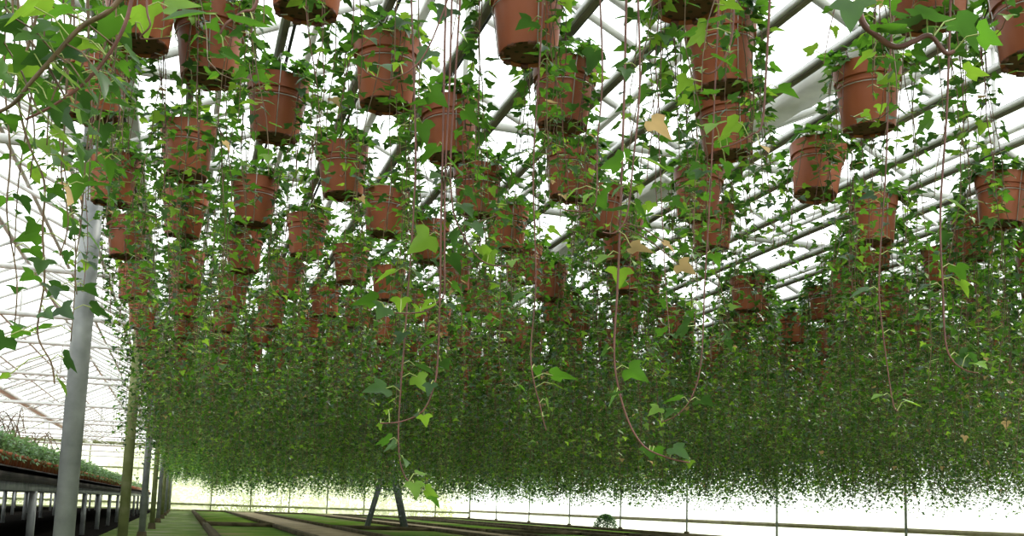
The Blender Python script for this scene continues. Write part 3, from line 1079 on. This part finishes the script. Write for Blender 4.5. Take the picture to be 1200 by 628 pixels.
# bare arching stems on the bench
t = empty('arching_shrub', (BX - 0.60, 13.2, BT + 0.10))
tag(t, 'brown bare arching stems rising from the potted plants on the bench', 'plant')
q = MB()
rnd = random.Random(8)
for i in range(26):
    a = rnd.uniform(0, 2 * PI)
    L = rnd.uniform(0.7, 1.6)
    hh = rnd.uniform(0.40, 0.66)
    o0 = Vector((rnd.gauss(0, 0.1), rnd.uniform(-3.2, 1.4), 0))
    dv = Vector((math.cos(a) * 0.35, math.sin(a), 0)) * L
    q.tube([o0 + dv * s + Vector((0, 0, 4 * hh * s * (1 - s) + 0.0)) for s in np.linspace(0, 1, 12)], 0.007, 5, 0, 0.004)
part('arching_stems', q, M['stem'], t, True)
q = MB()
for i in range(80):
    a = rnd.uniform(0, 2 * PI)
    add_leaf(q, Vector((rnd.gauss(0, .15), rnd.uniform(-1.4, 1.4), rnd.uniform(0.0, 0.2))), Vector((math.cos(a), math.sin(a), 0)), 0.05, 0, simple=True, rnd=rnd)
part('foliage', q, M['bench_leaf'], t)

# ------------------------------------------------------------------ step ladder standing among the beds
LX, LY = 4.80, 24.4
t = empty('step_ladder', (LX, LY, 0.03), math.radians(-1))
tag(t, 'dark aluminium folding step ladder standing open on the mossy beds below the ivy', 'ladder')
HL, SPR, WL = 1.75, 0.46, 0.42
for s in (-1, 1):
    q = MB(); q.bar((SPR, s * WL / 2, 0.03), (0.03, s * WL / 2 * 0.75, HL), 0.035, 0.10); part('rail', q, M['ladder'], t)
    q = MB(); q.bar((-SPR, s * WL / 2, 0.03), (-0.05, s * WL / 2 * 0.75, HL - 0.06), 0.03, 0.07); part('rear_leg', q, M['ladder'], t)
    q = MB(); q.box((SPR, s * WL / 2, 0.02), (0.10, 0.04, 0.04)); part('rubber_foot', q, M['rubber'], t)
    q = MB(); q.box((-SPR, s * WL / 2, 0.02), (0.06, 0.04, 0.04)); part('rubber_foot', q, M['rubber'], t)
    q = MB(); q.bar((SPR * 0.45, s * WL * .44, 0.95), (-SPR * 0.48, s * WL * .44, 0.95), 0.006, 0.02); part('spreader', q, M['ladder'], t)
for k in range(1, 6):
    z = HL * k / 6
    xx = SPR + (0.03 - SPR) * (z - 0.03) / (HL - 0.03)
    q = MB(); q.box((xx, 0, z), (0.09, WL * (1 - 0.25 * k / 6), 0.025)); part('step', q, M['ladder'], t)
for z in (0.35, 1.0):
    xx = -SPR + (SPR - 0.05) * z / HL
    q = MB(); q.tube([(xx, -WL / 2 * .95, z), (xx, WL / 2 * .95, z)], 0.012, 8); part('rear_bar', q, M['ladder'], t)
q = MB(); q.box((0.0, 0, HL + 0.01), (0.18, WL * 0.8, 0.03)); part('top_cap', q, M['ladder'], t)

# ------------------------------------------------------------------ weedy clump by the right wall, hedge outside
def clump(name, loc, rx, ry, rz, nl, size, mat, label, cat, seed):
    rnd = random.Random(seed)
    t = empty(name, loc)
    tag(t, label, cat)
    q, st = MB(), MB()
    for i in range(nl):
        a, u = rnd.uniform(0, 2 * PI), rnd.random()
        el = rnd.uniform(0.0, PI / 2)
        k_ = 0.55 + 0.45 * math.sqrt(u)
        p = Vector((rx * math.cos(a) * math.cos(el) * k_, ry * math.sin(a) * math.cos(el) * k_, rz * math.sin(el) * k_ + 0.03))
        a2 = a + rnd.gauss(0, 0.6)
        add_leaf(q, p, Vector((math.cos(a2), math.sin(a2), 0)), size * rnd.uniform(0.6, 1.3), mat if isinstance(mat, int) else 0, droop=rnd.gauss(0.1, 0.6), simple=True, rnd=rnd)
    for i in range(22):
        a, el = rnd.uniform(0, 2 * PI), rnd.uniform(0.2, PI / 2)
        e = Vector((rx * math.cos(a) * math.cos(el), ry * math.sin(a) * math.cos(el), rz * math.sin(el))) * 0.9
        st.tube([Vector((e.x * 0.08, e.y * 0.08, 0)), e * 0.5 + Vector((0, 0, 0.1 * rz)), e], 0.006 * max(rx, 0.4), 4, 0, 0.002)
    part('foliage', q, leaf_mats if isinstance(mat, int) else [mat], t)
    part('stems', st, M['stem'], t)
    return t


clump('green_shrub', (XR - 0.62, 30.4, 0.0), 0.40, 0.40, 0.50, 1500, 0.06, 1, 'small dark green bushy clump growing at the foot of the right glass wall', 'shrub', 21)
hx = [(-9.5, 54.5, 2.8), (-6.0, 55.5, 2.4), (-2.2, 54.2, 3.0), (1.4, 55.4, 2.6), (5.0, 54.6, 2.9), (8.6, 55.2, 2.5), (12.2, 54.6, 2.2)]
wh = ['in the far left corner', 'second from the far left corner', 'straight behind the left walkway', 'behind the first mossy bed', 'behind the step ladder', 'right of the step ladder', 'by the far corner of the hall']
for k, (x, y, hgt) in enumerate(hx):
    clump('outdoor_shrub', (x, y, -0.11), 2.3, 1.2, hgt, 2600, 0.17, M['hedge'], 'pale yellow-green shrub outside the back glass wall, %s' % wh[k], 'shrub', 40 + k)
